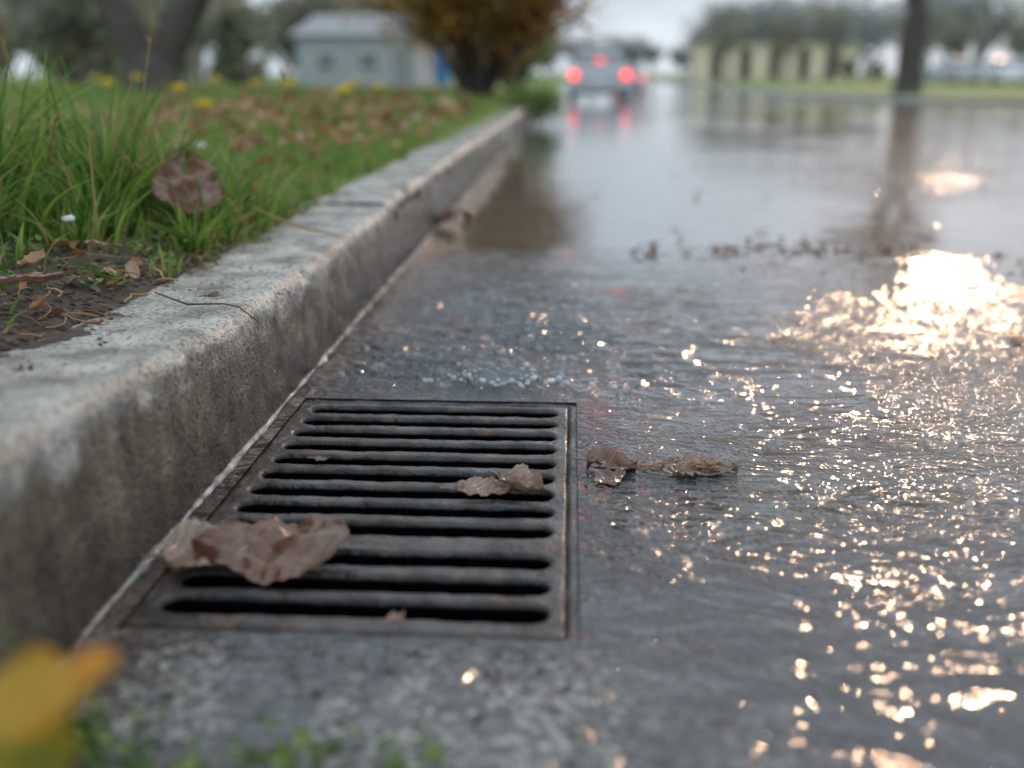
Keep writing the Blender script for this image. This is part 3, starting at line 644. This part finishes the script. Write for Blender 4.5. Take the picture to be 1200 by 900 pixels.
# ------------------------------------------------------------- CARS
m_tyre=simple('tyre_rubber',(.06,.06,.06),.8,.1)
m_red,nt,b=newmat('lit_tail_lamp');b.inputs['Base Color'].default_value=(.5,.01,.01,1);b.inputs['Emission Color'].default_value=(1,.06,.05,1);b.inputs['Emission Strength'].default_value=3.4
m_lampoff=simple('lamp_red',(.3,.02,.02),.2,.1)
def car(x,y,paint,lit=True):
    e=empty('car')
    z0=float(zr(y)) if -.3<x<11 else gz(x,y)
    low=[(0,.35),(.02,.75),(.12,.98),(.5,1.03),(1.0,1.02),(2.9,.98),(3.9,.86),(4.25,.66),(4.3,.35),(3.9,.22),(.4,.22)]
    def loft(prof,ws,name,mat,bev):
        V=[];n=len(prof)
        for s,wf in ws:
            for (py,pz) in prof: V.append((s*wf(pz),py,pz))
        F=[]
        m=len(ws)
        for i in range(m-1):
            for j in range(n): F.append((i*n+j,i*n+(j+1)%n,(i+1)*n+(j+1)%n,(i+1)*n+j))
        F.append(tuple(range(n))[::-1]);F.append(tuple((m-1)*n+j for j in range(n)))
        ob=mkmesh(name,V,F,mat,True,parent=e)
        md=ob.modifiers.new('b','BEVEL');md.width=bev;md.segments=3;md.limit_method='ANGLE'
        return ob
    wb=lambda z:.88 if z<.8 else .88-.10*(z-.8)/.25
    loft(low,[(-1,wb),(-.5,wb),(0,wb),(.5,wb),(1,wb)],'body',paint,.05)
    cab=[(.30,1.0),(.75,1.40),(1.3,1.47),(2.1,1.45),(3.0,1.0)]
    wc=lambda z:.78-.20*(z-1.0)/.47
    loft(cab,[(-1,wc),(0,wc),(1,wc)],'glasshouse',m_win,.03)
    roof=[(.72,1.41),(1.3,1.49),(2.15,1.465),(2.1,1.44),(1.3,1.455),(.78,1.385)]
    loft(roof,[(-1,lambda z:.62),(0,lambda z:.62),(1,lambda z:.62)],'roof',paint,.01)
    for sx in(-1,1):
        for wy in(.75,3.45):
            A=Acc();cx=sx*.78
            tube(A,[(cx-.11,wy,.32),(cx-.09,wy,.32),(cx+.09,wy,.32),(cx+.11,wy,.32)],[.24,.32,.32,.24],20,rnd=0);A.build('wheel',m_tyre,parent=e)
            A=Acc();tube(A,[(cx-.112,wy,.32),(cx,wy,.32),(cx+.112,wy,.32)],[.20,.2,.20],12,rnd=0);A.build('hub',m_wallg,parent=e)
        box('tail_lamp',(sx*.74-.11,-.03,.66),(sx*.74+.11,.10,.86),m_red if lit else m_lampoff,e,.02)
        box('mirror',(sx*.92-.08,2.65,.98),(sx*.92+.08,2.75,1.12),paint,e,.02)
    box('high_brake_lamp',(-.12,.42,1.09),(.12,.50,1.17),m_red if lit else m_win,e,.008)
    box('number_plate',(-.26,-.02,.54),(.26,.02,.65),m_white,e,.004);box('bumper',(-.86,-.06,.30),(.86,.08,.48),paint,e,.03)
    e.location=(x,y,z0)
    return e
m_cg=simple('grey_car_paint',(.40,.42,.44),.5,.05);m_cw=simple('white_car_paint',(.75,.77,.79),.3,.03);m_cb=simple('blue_grey_car_paint',(.36,.38,.41),.35,.05)
car(.80,29.5,m_cg);car(3.3,60,m_cb)
car(25.5,62,m_cw,False);car(29,63,m_cw,False);car(22.5,61,m_cg,False)

# ------------------------------------------------------------- LIGHT
SE,SA=math.radians(17),math.radians(20)
w=bpy.data.worlds.new('World');scene.world=w;w.use_nodes=True;nt=w.node_tree
bg=nt.nodes['Background'];sky=nt.nodes.new('ShaderNodeTexSky');sky.sky_type='NISHITA';sky.sun_disc=False
sky.sun_elevation=SE;sky.sun_rotation=SA;sky.air_density=1.0;sky.dust_density=1.5;sky.ozone_density=1.5
hs=nd(nt,'ShaderNodeHueSaturation',{'Saturation':.6,'Value':1.0,'Color':sky.outputs[0]})
tc=nt.nodes.new('ShaderNodeTexCoord')
el=nd(nt,'ShaderNodeSeparateXYZ',{0:tc.outputs['Generated']}).outputs[2]
ov=ramp(nt,el,[(0,(.44,.505,.575)),(.12,(.48,.565,.66)),(.35,(.59,.70,.83)),(1,(.80,.91,1.0))])
ov=mix(nt,1.0,ov,(17,17,17),'MULTIPLY')
mp=nd(nt,'ShaderNodeMapping',{'Vector':tc.outputs['Generated'],'Scale':(1,1,4)})
cl=ramp(nt,noise(nt,mp.outputs[0],2.6,4,.6),[(.32,.66),(.7,1.15)])
over=mix(nt,1.0,ov,cl,'MULTIPLY')
nt.links.new(mix(nt,.96,hs.outputs[0],over),bg.inputs[0]);bg.inputs[1].default_value=.10
sd=bpy.data.lights.new('sun','SUN');sd.energy=.75;sd.angle=math.radians(2.0);sd.color=(1,.60,.34)
so=bpy.data.objects.new('sun',sd);scene.collection.objects.link(so)
dirv=Vector((math.sin(SA)*math.cos(SE),math.cos(SA)*math.cos(SE),math.sin(SE)))
so.rotation_euler=dirv.to_track_quat('Z','Y').to_euler()
# ------------------------------------------------------------- CAMERA
cd=bpy.data.cameras.new('camera');cam=bpy.data.objects.new('camera',cd);scene.collection.objects.link(cam)
cam.location=(0,0,.42);cam.rotation_euler=(math.radians(90-17.37),0,math.radians(3.28))
cd.lens=35;cd.sensor_width=36;cd.clip_start=.02;cd.clip_end=2000
cd.dof.use_dof=True;cd.dof.focus_distance=1.16;cd.dof.aperture_fstop=1.9
scene.camera=cam
scene.view_settings.view_transform='Standard';scene.view_settings.look='None';scene.view_settings.exposure=0
